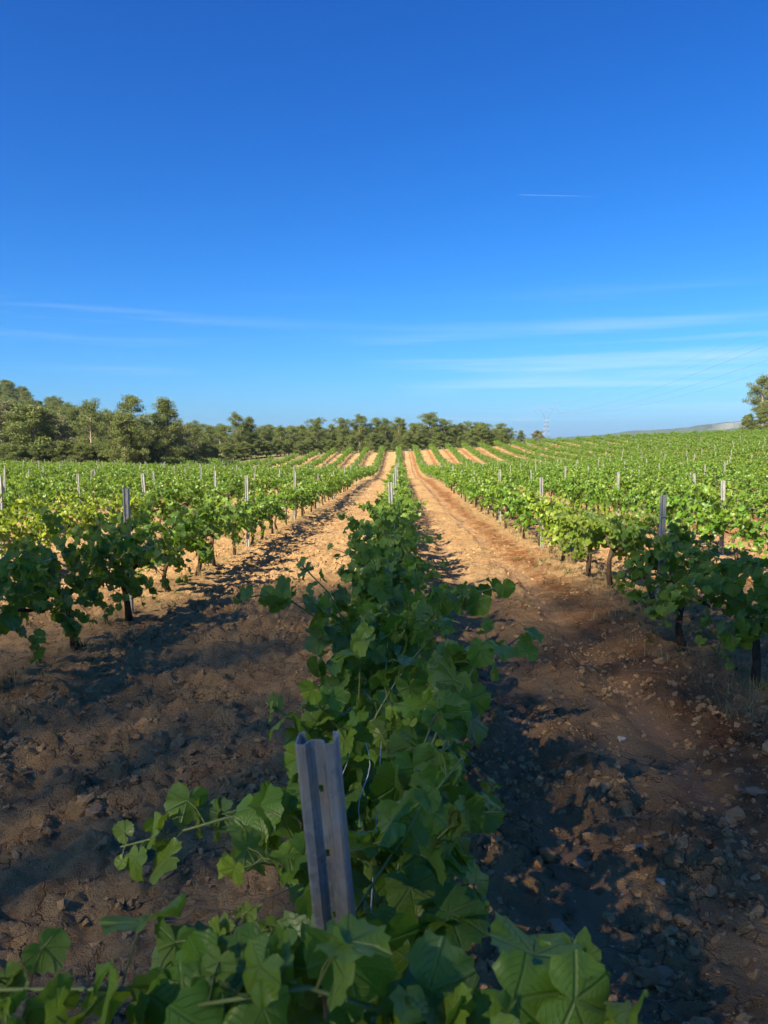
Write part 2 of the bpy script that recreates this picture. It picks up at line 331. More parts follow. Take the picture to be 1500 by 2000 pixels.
# ------------------------------------------------------------------ ground
def axis(parts):
    out = [parts[0][0]]
    for (a, b, s0, s1) in parts:
        n = max(2, int(round((b - a) / ((s1 - s0) / math.log(s1 / s0) if s0 != s1 else s0)))); t = np.linspace(0, 1, n + 1)[1:]
        r = s1 / s0; out += list(a + (b - a) * ((r ** t - 1) / (r - 1) if r != 1 else t))
    return np.array(out)
gx = axis([(-6000, -140, 1500, 6), (-140, -12, 6, .30), (-12, -3.2, .30, .018), (-3.2, 3.6, .018, .018), (3.6, 13, .018, .30), (13, 140, .30, 6), (140, 6000, 6, 1500)])
gy = axis([(-400, -12, 60, 3), (-12, 1.2, 3, .03), (1.2, 2.2, .03, .0135), (2.2, 6, .0135, .028), (6, 30, .028, .16), (30, 140, .16, .9), (140, 420, .9, 16), (420, 7000, 16, 900)])
GX, GY = np.meshgrid(gx, gy); X, Y = GX.ravel(), GY.ravel()
hz, mud, till = detail(X, Y); Z = H(X, Y) + hz * sstep(200, 130, Y)
nx, ny = len(gx), len(gy); i0 = (np.arange(ny - 1)[:, None] * nx + np.arange(nx - 1)[None]).ravel()
F = np.stack([i0, i0 + 1, i0 + nx + 1, i0 + nx], 1)
u_ = X - np.round(X / ROW) * ROW
red = np.clip(np.exp(-((u_ + 0.55) / 0.3) ** 2) * (X > 0.4) * 0.9 + 0.5 * sstep(0.1, 0.5, fbm(X / 1.1, Y / 2.5, 77, 3)) * (X > 0.2), 0, 1)
dark_lane = sstep(.15, .5, X) * sstep(2.75, 2.3, X) * sstep(9.5, 5.5, Y + 1.6 * fbm(X / .9, Y / 1.4, 83, 3)) * np.clip(.75 + .9 * fbm(X / .5, Y / .7, 84, 3), .25, 1)  # darker brown soil in the near right aisle, fading out farther along
wild = 1 - in_field(X, Y) * 1.0; wild = wild * sstep(4, 12, np.hypot(X, Y))
ground = link('ground', mesh_np('ground', np.stack([X, Y, Z], 1), F, attrs={'mud': mud, 'red': red, 'wild': wild, 'dark_lane': dark_lane}), M['soil'])
tag(ground, kind='structure')
print('ground tris', 2 * len(F))

# ------------------------------------------------------------------ leaf shapes
def leaf_shape(n, seed, lo=False):
    r_ = np.random.default_rng(seed)
    an = np.array([-90, -72, -50, -22, 6, 38, 63, 90.]); ra = np.array([.20, .64, .78, .84, .83, .97, .88, 1.0]) * (1 + r_.normal(0, .04, 8))
    half = np.radians(np.linspace(-88, 90, n)); rad = np.interp(np.degrees(half), an, ra)
    if not lo: rad = rad * (1 + 0.04 * np.where(np.arange(n) % 2 == 0, 1, -1) * (np.degrees(half) > -70))
    rad2 = rad * (1 + r_.normal(0, .02, n))
    th = np.concatenate([half, np.pi - half[::-1][1:]]); rr = np.concatenate([rad, rad2[::-1][1:]])
    x, y = rr * np.cos(th), rr * np.sin(th); k = len(th)
    cup, fold, droop, ph = r_.uniform(-.40, .45), r_.uniform(.05, .6), r_.uniform(.0, .6), r_.uniform(0, 6)
    def zz(x, y, edge):
        q = np.hypot(x, y); a = np.arctan2(y, x)
        return cup * q * q * .5 + fold * np.abs(x) * .6 - droop * np.clip(y, 0, 2) ** 2 * .7 + (edge ** 3) * .10 * np.sin(a * 5 + ph) * q + (edge ** 3) * .05 * np.sin(a * 11 + ph * 2)
    if lo:
        V = np.concatenate([[[0, 0.12, 0]], np.stack([x, y, zz(x, y, 1)], 1)]); T = [(0, 1 + i, 2 + i) for i in range(k - 1)]
    else:
        ix, iy = x * .55, y * .55
        V = np.concatenate([[[0, 0, 0]], np.stack([ix, iy, zz(ix, iy, .45)], 1), np.stack([x, y, zz(x, y, 1)], 1)])
        T = [(0, 1 + i, 2 + i) for i in range(k - 1)]
        for i in range(k - 1): T += [(1 + i, 1 + k + i, 2 + k + i), (1 + i, 2 + k + i, 2 + i)]
    return V, np.array(T), V[:, :2] * .42 + .5
LEAF_HI = [leaf_shape(19, 100 + i) for i in range(9)]
LEAF_LO = [leaf_shape(5, 200 + i, True) for i in range(6)]
LEAF_MESH = []
for V_, T_, U_ in LEAF_HI:
    m_ = mesh_np('leaf', V_, T_, U_); m_.materials.append(M['leaf']); LEAF_MESH.append(m_)

# ------------------------------------------------------------------ the vine: trunk, arms, shoots and leaves as data
def unit(v): return v / max(1e-9, np.linalg.norm(v))
def leaf_frame(out, r_, upw=.6, rnd=.5):
    n = unit(out * .6 + np.array([0, 0, upw]) + r_.normal(0, rnd, 3)); t = np.array([0, 0, -.75]) + out * .55 + r_.normal(0, .38, 3)
    t = unit(t - n * t.dot(n)); return np.stack([np.cross(t, n), t, n], 1)
def grow(shoots, r_, dens=1.0, size=1.0, gap=.068):
    """leaves along shoots -> list of (pos, 3x3 frame, size, tone, node)"""
    out = []
    for pts in shoots:
        pts = np.array(pts); seg = np.linalg.norm(np.diff(pts, axis=0), axis=1); L = seg.sum(); cum = np.r_[0, np.cumsum(seg)]
        s, k = .05 + r_.uniform(0, .05), 0
        while s < L:
            p = np.array([np.interp(s, cum, pts[:, i]) for i in range(3)]); q = np.array([np.interp(min(L, s + .02), cum, pts[:, i]) for i in range(3)])
            t = unit(q - p + 1e-6); side = unit(np.cross(t, [0, 0, 1]) + r_.normal(0, .25, 3)) * (1 if k % 2 else -1)
            f = s / L
            for j in range(1 + (r_.random() < dens - 1) + (r_.random() < dens - 2)):
                d = unit(side * (1 if j == 0 else r_.choice([-1, 1])) + r_.normal(0, .4, 3) + np.array([0, 0, .25]))
                pl = r_.uniform(.035, .09) * (1 - .5 * max(0, f - .7) / .3); pos = p + d * pl
                o = unit(np.array([d[0], d[1] * .6, 0]) + np.array([np.sign(p[0]) * .5, 0, 0]))
                sz = size * r_.uniform(.040, .074) * (1 - .62 * max(0, f - .72) / .28)
                out.append((pos, leaf_frame(o, r_), sz, float(np.clip((f - .62) * 1.9 + r_.normal(.05, .10), 0, .95)), p))
            s += gap * r_.uniform(.75, 1.3) * (1 - .35 * f); k += 1
    return out
def vine_data(seed, top=1.0, spread=1.0, n=11, dens=1.8, half=.62):
    r_ = np.random.default_rng(seed); lean = r_.normal(0, .07, 2); zt = r_.uniform(.42, .50)
    trunk = [(0, 0, -.08), (lean[0] * .5 + r_.normal(0, .015), lean[1] * .4 + r_.normal(0, .015), zt * .35), (lean[0] * .4, lean[1] * 1.2 + r_.normal(0, .02), zt * .7), (0, lean[1] * 1.5, zt)]
    trad = [.042, .030, .027, .034]
    arms = []
    for s in (-1, 1):
        arms.append([(0, lean[1] * 1.5, zt - .01), (r_.normal(0, .02), s * half * .4, zt + r_.uniform(.02, .09)), (r_.normal(0, .03), s * half * .85, zt + r_.uniform(0, .08))])
    shoots = []
    for i in range(n):
        y0 = -half + 2 * half * (i + .5) / n + r_.normal(0, .05); sx = r_.choice([-1, 1]) * r_.uniform(.1, 1.0) * spread
        L = r_.uniform(.50, .84) * (top / 1.0); p = np.array([r_.normal(0, .03), y0, zt + .04]); d = unit(np.array([sx * .5, r_.normal(0, .28), 1.0])); pts = [p.copy()]
        for k in range(6):
            p = p + d * L / 6; pts.append(p.copy()); d = unit(d + np.array([sx * .13, r_.normal(0, .10), -.13 - .17 * abs(sx)]) + r_.normal(0, .05, 3))
        shoots.append(pts)
    for i in range(6):     # short skirt shoots that hang below the arms
        y0 = r_.uniform(-half, half); sx = r_.choice([-1, 1]); shoots.append([np.array([0, y0, zt]), np.array([sx * .16, y0 + .03, zt + .06]), np.array([sx * .27, y0 + .06, zt - .08]), np.array([sx * .30, y0 + .05, zt - .20])])
    return trunk, trad, arms, shoots, grow(shoots, r_, dens), r_
def woody(trunk, trad, arms):
    mb = MB(); mb.tube(trunk, trad, 7)
    for a in arms: mb.tube(a, [.026, .019, .012], 6)
    return mb
def joined_leaves(leaves, name, shapes, r_, pet=None):
    Vs, Ts, Us, tn, rn, b = [], [], [], [], [], 0
    for (p, f, s, tone, node) in leaves:
        V, T, U = shapes[r_.integers(len(shapes))]; Vs.append((V * s) @ f.T + p); Ts.append(T + b); Us.append(U); b += len(V)
        tn.append(np.full(len(V), tone)); rn.append(np.full(len(V), r_.random()))
    return mesh_np(name, np.concatenate(Vs), np.concatenate(Ts), np.concatenate(Us), {'tone': np.concatenate(tn), 'rnd': np.concatenate(rn)})
def shoot_mesh(pts, leaves=()):
    mb = MB(); n = len(pts); mb.tube(pts, [.0045 - .003 * i / n for i in range(n)], 5)
    for (p, f, s, tone, node) in leaves: mb.tube([node, (np.array(node) + p) / 2 + np.array([0, 0, .008]), p], .0014, 3, False)
    return mb.mesh('shoot')

# ---- where vines and posts stand
def row_name(k):
    if k == 0: return 'the central row'
    return ordinal(abs(k)) + ' row to the ' + ('left' if k < 0 else 'right')
spots = []
for k in range(-20, 30):
    x = k * ROW
    off = {0: .85, -1: .25, 1: .55}.get(k, rng.uniform(0, 1.2)); y = off
    while y < 128:
        xx, yy = x + rng.normal(0, .04), y + rng.normal(0, .06)
        if in_field(np.array(xx), np.array(yy)) and (seen(xx, yy, float(H(xx, yy)) + .8, .14 if yy < 12 else .05) or (k == 0 and yy > .7)):
            spots.append((math.hypot(xx - CAM[0], yy), xx, yy, k))
        y += 1.2 if not (k == 0 and y < 1) else 1.25
spots.sort()
print('vines', len(spots))
PROT = []
for i in range(10):
    tr, trd, arms, sh, lv, r_ = vine_data(300 + i, top=r_uniform if False else rng.uniform(.88, 1.06), spread=rng.uniform(.8, 1.15), dens=2.2)
    wm = woody(tr, trd, arms).mesh('trunk'); wm.materials.append(M['vine_bark'])
    sm = MB()
    for s in sh: sm.tube(s, [.0045 - .003 * q / len(s) for q in range(len(s))], 4)
    sm = sm.mesh('shoots'); sm.materials.append(M['shoot'])
    fm = joined_leaves(lv, 'foliage', LEAF_LO, r_); fm.materials.append(M['leaf_far']); PROT.append((wm, sm, fm))
NEAR_LEAVES = 11.5
count = {}
HERO_SHOOTS = {     # long shoots of the first vines of the central row that reach out of the canopy (world coordinates)
    0: [[(0, 1.05, .76), (-.10, .95, 1.0), (-.22, .88, 1.08), (-.45, .86, 1.09)], [(0, 1.0, .75), (-.07, .86, 1.0), (-.20, .80, 1.08), (-.38, .78, 1.08)], [(.1, .95, .8), (.08, .84, 1.08), (-.02, .80, 1.145), (-.14, .79, 1.13)],
        [(0, .95, .8), (.03, .84, 1.02), (.12, .79, 1.09), (.20, .80, 1.08)], [(.03, .98, .82), (.13, .93, .98), (.22, .92, 1.0)], [(.05, .98, .85), (.2, .89, 1.05), (.28, .87, 1.085), (.36, .86, 1.08)], [(-.02, .9, .8), (-.08, .78, 1.0), (-.02, .70, 1.08), (.07, .68, 1.10)],
        [(.05, 1.2, .75), (.12, 1.26, .92), (.23, 1.26, .96)]],
    1: [[(-.05, 1.75, .72), (-.16, 1.62, .95), (-.29, 1.56, .95), (-.40, 1.55, .92), (-.51, 1.55, .89)], [(.05, 1.65, .8), (.17, 1.75, 1.07), (.27, 1.9, 1.18), (.41, 2.0, 1.24)],
        [(-.03, 1.8, .8), (-.15, 1.8, 1.06), (-.24, 1.8, 1.12)], [(.05, 1.5, .75), (.18, 1.5, 1.0), (.29, 1.5, 1.0)], [(.04, 1.6, .8), (.12, 1.62, 1.05), (.16, 1.65, 1.15)]],
    2: [[(-.05, 2.75, .75), (-.18, 2.68, 1.10), (-.30, 2.62, 1.20), (-.40, 2.6, 1.22), (-.48, 2.6, 1.20)], [(.05, 3.1, .8), (.25, 3.05, 1.10), (.42, 3.0, 1.16), (.55, 3.0, 1.19)], [(0, 2.9, .8), (-.2, 3.0, 1.15), (-.33, 3.05, 1.27)]],
}
POST0 = np.array([-.045, 1.02])
def keep_clear(p):
    """leaves grow beside the first post, not across its face"""
    d = p - np.array([CAM[0], 0, CAM[2]])
    t = (1.0 - 0) / max(d[1], .05); hx, hz_ = CAM[0] + d[0] * t, CAM[2] + d[2] * t
    return not (p[1] < 1.06 and abs(hx - (-.03)) < .085 and hz_ > 1.075)
for i, (dist, x, y, k) in enumerate(spots[:300]):
    count[k] = count.get(k, 0) + 1; c = count[k]
    z = float(G(x, y)[0]); g = 'grape vines in the trellised rows'
    name = 'grape_vine'; root = link(name, None, loc=(x, y, z))
    yel = 0.0
    if (k == 1 and 8.8 < y < 13.5): yel = .38
    elif (k == -2 and 9.5 < y < 15): yel = .6
    elif rng.random() < .06: yel = rng.uniform(.15, .5)
    what = 'yellowing grape vine' if yel > .3 else 'green grape vine'
    tag(root, f'{what}, {ordinal(c)} from the viewer in {row_name(k)}', 'vine', g)
    root.color = (0, yel, 0, 1)
    if dist < NEAR_LEAVES:
        hero = k == 0 and y < 3.6
        tr, trd, arms, sh, lv, r_ = vine_data(900 + i, top=(.90 if hero else .88) if k == 0 else rng.uniform(.82, .95), spread=.55 if hero else (.75 if k == 0 else 1.0), n=10, dens=1.75 if k else (2.1 if hero else 1.7))
        if hero:
            ex = [[np.array(p) - np.array([x, y, z]) for p in s] for s in HERO_SHOOTS.get(c - 1, [])]
            lv = lv + grow(ex, r_, 1.9 if c > 1 else 2.2, 1.03, .060); sh = sh + ex
            base = np.array([x, y, z]); lv = [q for q in lv if keep_clear(q[0] + base) and np.linalg.norm(q[0] + base - CAM) > .94]; sh = [q for q in sh if min(p_[1] for p_ in q) + y > .55]
        link('trunk', woody(tr, trd, arms).mesh('trunk'), M['vine_bark'], root)
        cut = []
        if len(lv) > 300:
            lv.sort(key=lambda q: -q[0][2]); cut = lv[300:]; lv = lv[:300]
            fo = link('foliage', joined_leaves(cut, 'foliage', LEAF_HI, r_), M['leaf'], root); fo.color = (0, yel, 0, 1); fo['kind'] = 'stuff'
        for s in sh:
            s_ = np.array(s); mine = [q for q in lv if np.min(np.linalg.norm(s_ - q[4], axis=1)) < .09][:24] if dist < 4.5 else []
            link('shoot', shoot_mesh(s, mine), M['shoot'], root)
        for (p, f, s, tone, node) in lv:
            o = bpy.data.objects.new('leaf', LEAF_MESH[r_.integers(len(LEAF_MESH))]); COL.objects.link(o); o.parent = root
            mt = np.eye(4); mt[:3, :3] = f * s; mt[:3, 3] = p; o.matrix_local = Matrix(mt.tolist()); o.color = (tone, yel, 0, 1)
    else:
        wm, sm, fm = PROT[rng.integers(len(PROT))]; flip = math.pi * rng.integers(2)
        root.rotation_euler = (0, 0, flip + rng.normal(0, .08)); sc = rng.uniform(.84, 1.04) * (.95 if k < 0 else 1); root.scale = (sc * rng.uniform(.85, 1.05) * (.8 if k == 0 else .92), sc, sc * (.92 if k == 0 else 1))
        link('trunk', wm, None, root)
        if dist < 25: link('shoots', sm, None, root)
        o = link('foliage', fm, None, root); o.color = (0, yel, 0, 1); o['kind'] = 'stuff'

# ---- geometry-node scatter for what nobody counts
def scatter(name, protos, P, E, S, mat=None):
    pc = bpy.data.collections.new(name + '_kinds')
    for j, (m, mt) in enumerate(protos):
        if mt is not None and len(m.materials) == 0: m.materials.append(mt)
        po = bpy.data.objects.new(f'{name}_kind_{j:02d}', m); po.color = (0, 0, 0, 1); pc.objects.link(po)
    me = bpy.data.meshes.new(name); me.vertices.add(len(P)); me.vertices.foreach_set('co', np.asarray(P, np.float32).ravel())
    for n, a in (('erot', E), ('escl', S)):
        at = me.attributes.new(n, 'FLOAT_VECTOR', 'POINT'); at.data.foreach_set('vector', np.asarray(a, np.float32).ravel())
    at = me.attributes.new('kidx', 'INT', 'POINT'); at.data.foreach_set('value', rng.integers(0, len(protos), len(P)).astype(np.int32))
    o = link(name, me); ng = bpy.data.node_groups.new(name, 'GeometryNodeTree')
    ng.interface.new_socket('Geometry', in_out='INPUT', socket_type='NodeSocketGeometry'); ng.interface.new_socket('Geometry', in_out='OUTPUT', socket_type='NodeSocketGeometry')
    n, l = ng.nodes, ng.links; gi, go = n.new('NodeGroupInput'), n.new('NodeGroupOutput'); ci = n.new('GeometryNodeCollectionInfo')
    ci.inputs['Collection'].default_value = pc; ci.inputs['Separate Children'].default_value = True; ci.inputs['Reset Children'].default_value = True
    ip = n.new('GeometryNodeInstanceOnPoints'); ip.inputs['Pick Instance'].default_value = True
    def na(nm, ty): q = n.new('GeometryNodeInputNamedAttribute'); q.data_type = ty; q.inputs['Name'].default_value = nm; return q.outputs['Attribute']
    er_ = n.new('FunctionNodeEulerToRotation'); l.new(na('erot', 'FLOAT_VECTOR'), er_.inputs[0])
    l.new(gi.outputs[0], ip.inputs['Points']); l.new(ci.outputs[0], ip.inputs['Instance']); l.new(na('kidx', 'INT'), ip.inputs['Instance Index'])
    l.new(er_.outputs[0], ip.inputs['Rotation']); l.new(na('escl', 'FLOAT_VECTOR'), ip.inputs['Scale']); l.new(ip.outputs[0], go.inputs[0])
    o.modifiers.new('scatter', 'NODES').node_group = ng; o['kind'] = 'stuff'; return o
rest = np.array([(x, y, 0) for (d, x, y, k) in spots[300:]]); rest[:, 2] = G(rest[:, 0], rest[:, 1]); n = len(rest)
far_protos = []
for (wm, sm, fm) in PROT:
    bm_w = fm.copy(); far_protos.append((bm_w, None))
E = np.zeros((n, 3)); E[:, 2] = rng.integers(0, 2, n) * math.pi + rng.normal(0, .1, n)
S = rng.uniform(.86, 1.06, (n, 1)) * np.stack([rng.uniform(.82, 1.02, n), np.ones(n), rng.uniform(.86, 1.0, n)], 1)
fv = scatter('distant_vines', far_protos, rest, E, S); fv.color = (0, 0, 0, 1)
tag(fv, 'rows of green vines covering the far slopes of the field', 'vines')

# ------------------------------------------------------------------ trellis posts and wires
def post_mesh(h, w=.056, d=.036, holes=True, detail_=True):
    """rolled steel profile: ribbed web with slots, two side flanges with lips"""
    prof = [(-.5, 1), (-.46, .98), (-.5, 0.02), (-.34, -.02), (-.20, .16), (-.08, .20), (.08, .20), (.20, .16), (.34, -.02), (.5, .02), (.46, .98), (.5, 1)] if False else \
           [(-.36, 1.0), (-.5, .92), (-.5, .06), (-.44, 0), (-.26, 0), (-.17, .30), (-.06, .36), (.06, .36), (.17, .30), (.26, 0), (.44, 0), (.5, .06), (.5, .92), (.36, 1.0)]
    prof = [(a * w, b * d) for a, b in prof]; V, Fq = [], []; hz_ = [-.35]
    if detail_:
        z = .14
        while z < h - .05: hz_ += [z - .006, z + .006]; z += .10 if not holes else .105
    hz_ = sorted(hz_ + [h]); n = len(prof)
    for z in hz_:
        for (a, b) in prof: V.append((a, b, z))
    for i in range(len(hz_) - 1):
        for j in range(n - 1):
            if detail_ and holes and j == 6 and hz_[i + 1] - hz_[i] < .02: continue      # slot punched in the web
            Fq.append((i * n + j, i * n + j + 1, (i + 1) * n + j + 1, (i + 1) * n + j))
    m = bpy.data.meshes.new('post'); m.from_pydata(V, [], Fq); m.materials.append(M['zinc']); m.update(); return m
POSTM = post_mesh(1.25); POSTF = post_mesh(1.25, detail_=False)
pc_, posts = {}, []
for k in range(-20, 30):
    off = {0: 10.4, -1: 7.55, 1: 7.5}.get(k, rng.uniform(1, 6.8)); st = 5.85
    for j in range(-1, 22):
        y = off + j * st
        if k == 0 and j == -1: y = 1.02
        if y < .5: continue
        x = k * ROW + rng.normal(0, .03) if not (k == 0 and y < 2) else POST0[0]
        if in_field(np.array(x), np.array(y)) and seen(x, y, float(H(x, y)) + 1.0, .02): posts.append((math.hypot(x, y), x, y, k))
posts.sort()
for i, (d, x, y, k) in enumerate(posts[:300]):
    pc_[k] = pc_.get(k, 0) + 1; z = float(G(x, y)[0]); first = k == 0 and y < 2
    me = POSTM if d < 25 else POSTF
    if first: me = post_mesh(1.338 - z)
    o = link('trellis_post', me, loc=(x, y, z)); o.rotation_euler = (rng.normal(0, .025), rng.normal(0, .03), rng.normal(0, .15))
    o.scale = (1, 1, 1) if first else (rng.uniform(.9, 1.1), 1, rng.uniform(.94, 1.07))
    if first: o.rotation_euler = (R(7), R(-3.6), R(-4)); o.location = (x + .097, y + .17, z)
    if d > 25: o.scale.z *= .92; o.scale.x *= .8
    tag(o, 'large galvanised slotted steel post standing right in front of the viewer' if first else f'grey steel trellis post, {ordinal(pc_[k])} from the viewer in {row_name(k)}', 'post', 'steel posts in the vine rows')
    if d < 18:
        md = o.modifiers.new('sheet', 'SOLIDIFY'); md.thickness = .0022; md.offset = 0
print('posts', len(posts))
for k in range(-6, 7):
    for hgt, nm in ((.60, 'lower'), (0.82, 'upper')):
        pts = []; y = .6 if k == 0 else 2.0
        while y < 60:
            pts.append((k * ROW + (.03 if hgt > .8 else 0), y, float(H(k * ROW, y)) + hgt + .07)); y += 2.9
        o = link('trellis_wire', MB().tube(pts, .0013, 4).mesh('wire'), M['wire'])
        tag(o, f'thin {nm} steel wire strung along {row_name(k)}', 'wire', 'trellis wires')
# loop of tie wire round the first post and two slack strings behind it
FP = next(q for q in bpy.data.objects if q.get('label', '').startswith('large galvanised')); FM = Matrix.LocRotScale(FP.location, FP.rotation_euler, FP.scale)
o = link('tie_wire', MB().tube([FM @ Vector((-.003 + .034 * math.cos(a), .017 + .025 * math.sin(a), .992 - FP.location.z + .012 * math.sin(a))) for a in np.linspace(0, 6.28, 22)], .0012, 5).mesh('tie'), M['tie']); tag(o, 'thin pale wire looped round the foreground post', 'wire')
for j, (xa, xb) in enumerate(((.0, .035), (-.05, -.035))):
    o = link('vine_string', MB().tube([(xa + .012 * math.sin(t * 9 + j), 1.80 - .22 * t, 1.02 - .20 * t) for t in np.linspace(0, 1, 12)], .0011, 4).mesh('string'), M['tie'])
    tag(o, ('right' if j == 0 else 'left') + ' one of two slack pale strings behind the foreground post', 'string', 'slack strings in the first vine')

# ------------------------------------------------------------------ trees
def tufts(centers, radii, per, r_, ln, wd, up=.35):
    Vs, Fs, rn, b = [], [], [], 0
    for c, rad in zip(centers, radii):
        q = r_.normal(0, 1, (per, 3)); q /= np.linalg.norm(q, axis=1)[:, None]; q *= (r_.random((per, 1)) ** .45)
        p = c + q * np.array([rad, rad, rad * .62]); d = q * .8 + r_.normal(0, .6, (per, 3)) + np.array([0, 0, up]); d /= np.linalg.norm(d, axis=1)[:, None]
        s = np.cross(d, r_.normal(0, 1, (per, 3))); s /= np.linalg.norm(s, axis=1)[:, None] + 1e-9
        L = ln * r_.uniform(.6, 1.3, (per, 1)); Wd = wd * r_.uniform(.6, 1.3, (per, 1))
        V = np.stack([p - s * Wd * .5, p + s * Wd * .5, p + d * L + s * Wd * .25, p + d * L - s * Wd * .25], 1).reshape(-1, 3)
        Vs.append(V); Fs.append(np.arange(per * 4).reshape(per, 4) + b); b += per * 4; cr_ = r_.random(); rn.append(np.repeat(np.clip(cr_ * .5 + r_.random(per) * .5, 0, 1), 4))
    return np.concatenate(Vs), np.concatenate(Fs), np.concatenate(rn)
def pine_proto(seed, style, mat, dense=1.0, airy=1.0):
    """unit tree 8 m tall"""
    r_ = np.random.default_rng(seed); h = 8.0; bend = r_.normal(0, .35, (6, 2)).cumsum(0) * .35
    tp = [np.array([bend[i][0] if i else 0, bend[i][1] if i else 0, -.4 + (h * .93 + .4) * i / 5]) for i in range(6)]; tz = np.array([p[2] for p in tp])
    mb = MB().tube(tp, [.19, .16, .13, .10, .065, .02], 7); C, Rr = [], []
    base = {'umbrella': .38, 'cone': .22, 'ragged': .34, 'oak': .12}[style]; nl = {'umbrella': 27, 'cone': 30, 'ragged': 20, 'oak': 34}[style]
    for i in range(nl):
        f = (i + r_.random()) / nl; zz_ = h * (base + (1 - base) * f); ax = np.array([np.interp(zz_ * .93, tz, [p[0] for p in tp]), np.interp(zz_ * .93, tz, [p[1] for p in tp]), zz_])
        w = {'umbrella': 2.15 * math.sqrt(max(.04, 1 - ((f - .42) / .62) ** 2)), 'cone': 2.3 * (1.06 - f) ** .75, 'ragged': 1.9 * math.sin(math.pi * (.18 + .74 * f)) ** .7, 'oak': 2.9 * math.sqrt(max(.05, 1 - (f * .96) ** 2))}[style] * r_.uniform(.65, 1.15)
        a = i * 2.4 + r_.uniform(-.5, .5); tip = ax + np.array([math.cos(a) * w, math.sin(a) * w, w * r_.uniform(.0, .28)])
        mid = (ax + tip) / 2 + np.array([0, 0, -.08 * w]); o = ax - np.array([0, 0, .25 * w]); mb.tube([o, mid, tip], [.05, .03, .01], 4, False)
        for q, rad in ((1.0, .62), (.66, .66), (.36, .50)):
            if r_.random() < (.93 if q > .5 else .6) * min(1, max(1, dense)): C.append(o + (tip - o) * q + r_.normal(0, .16, 3)); Rr.append(rad * r_.uniform(.7, 1.25) * (1.3 if style == 'oak' else 1) * airy)
    C.append(tp[-1]); Rr.append(.6)
    if style != 'oak':
        for i in range(4):       # dead snags on the lower trunk
            a = r_.uniform(0, 6.28); z0 = h * r_.uniform(.12, base); mb.tube([(0, 0, z0), (math.cos(a) * .7, math.sin(a) * .7, z0 + .25)], [.025, .008], 3, False)
    V, Fq, rn = tufts(np.array(C), Rr, int(165 * dense), r_, .21 if style != 'oak' else .18, .055 if style != 'oak' else .11)
    cm = mesh_np('crown', V, Fq, attrs={'rnd': rn}, smooth=False); cm.materials.append(mat); tm = mb.mesh('trunk'); tm.materials.append(M['pine_bark']); return tm, cm
LOWER = (.055, .07)
def parasol_proto(seed, per, low=1.0):
    """unseen stone pine, flat-topped crown of fine needles shaped for even shade, 8 m tall"""
    r_ = np.random.default_rng(seed); C, Rr = [], []; mb = MB().tube([(0, 0, -.4), (.12, .05, 2), (-.05, .1, 4.2), (0, 0, 6.6)], [.2, .16, .11, .03], 7)
    for gx_ in range(5):
        for gy_ in range(4):
            for gz_ in range(5):
                f = (gz_ + r_.random()) / 5; w = 1.9 * (1 - .25 * f * f); p = np.array([w * (-1 + 2 * (gx_ + r_.random()) / 5), w * (-1 + 2 * (gy_ + r_.random()) / 4), 3.9 + 3.8 * f])
                if math.hypot(p[0], p[1]) < w * 1.12: C.append(p); Rr.append(r_.uniform(.55, .8))
    for q in C[::9]: mb.tube([(0, 0, q[2] * .72), q * np.array([.5, .5, .86]), q], [.035, .02, .006], 4, False)
    C = np.array(C); Rr = np.array(Rr); parts = []; off = 0
    for lo, hi, amt in ((3, 5.2, LOWER[0] * low), (5.2, 6.6, LOWER[1] * low), (6.6, 9, 1.0)):      # lower tiers thinned on purpose so sun leaks into the near shade
        sel = (C[:, 2] >= lo) & (C[:, 2] < hi); a_, b_, c_ = tufts(C[sel], Rr[sel], max(1, int(per * amt)), r_, .11, .042, .2); parts.append((a_, b_ + off, c_)); off += len(a_)
    V, Fq, rn = [np.concatenate([q[i] for q in parts]) for i in range(3)]
    cm = mesh_np('crown', V, Fq, attrs={'rnd': rn}, smooth=False); cm.materials.append(M['pine']); tm = mb.mesh('trunk'); tm.materials.append(M['pine_bark']); return tm, cm
PINES = {'umbrella': [pine_proto(1, 'umbrella', M['pine']), pine_proto(2, 'umbrella', M['pine'])], 'cone': [pine_proto(3, 'cone', M['pine'], 1.1), pine_proto(4, 'cone', M['pine'], 1.1)],
         'ragged': [pine_proto(5, 'ragged', M['pine']), pine_proto(6, 'ragged', M['pine']), pine_proto(7, 'ragged', M['pine'])], 'oak': [pine_proto(8, 'oak', M['oak'], 1.3), pine_proto(9, 'oak', M['pine'], 1.3)],
         'dense': [parasol_proto(11, 60), parasol_proto(12, 60), parasol_proto(13, 66, 1.7), parasol_proto(14, 66, 1.7)]}
def tree(name, kind, x, y, h, label, cat='tree', group=None, wide=1.0, var=None, rz=None):
    p = PINES[kind]; tm, cm = p[(var if var is not None else rng.integers(len(p))) % len(p)]
    root = link(name, None, loc=(x, y, float(H(x, y)))); s = h / 8.0; root.scale = (s * wide, s * wide, s); root.rotation_euler = (0, 0, rng.uniform(0, 6.28) if rz is None else rz)
    link('trunk', tm, None, root); link('crown', cm, None, root); tag(root, label, cat, group); return root
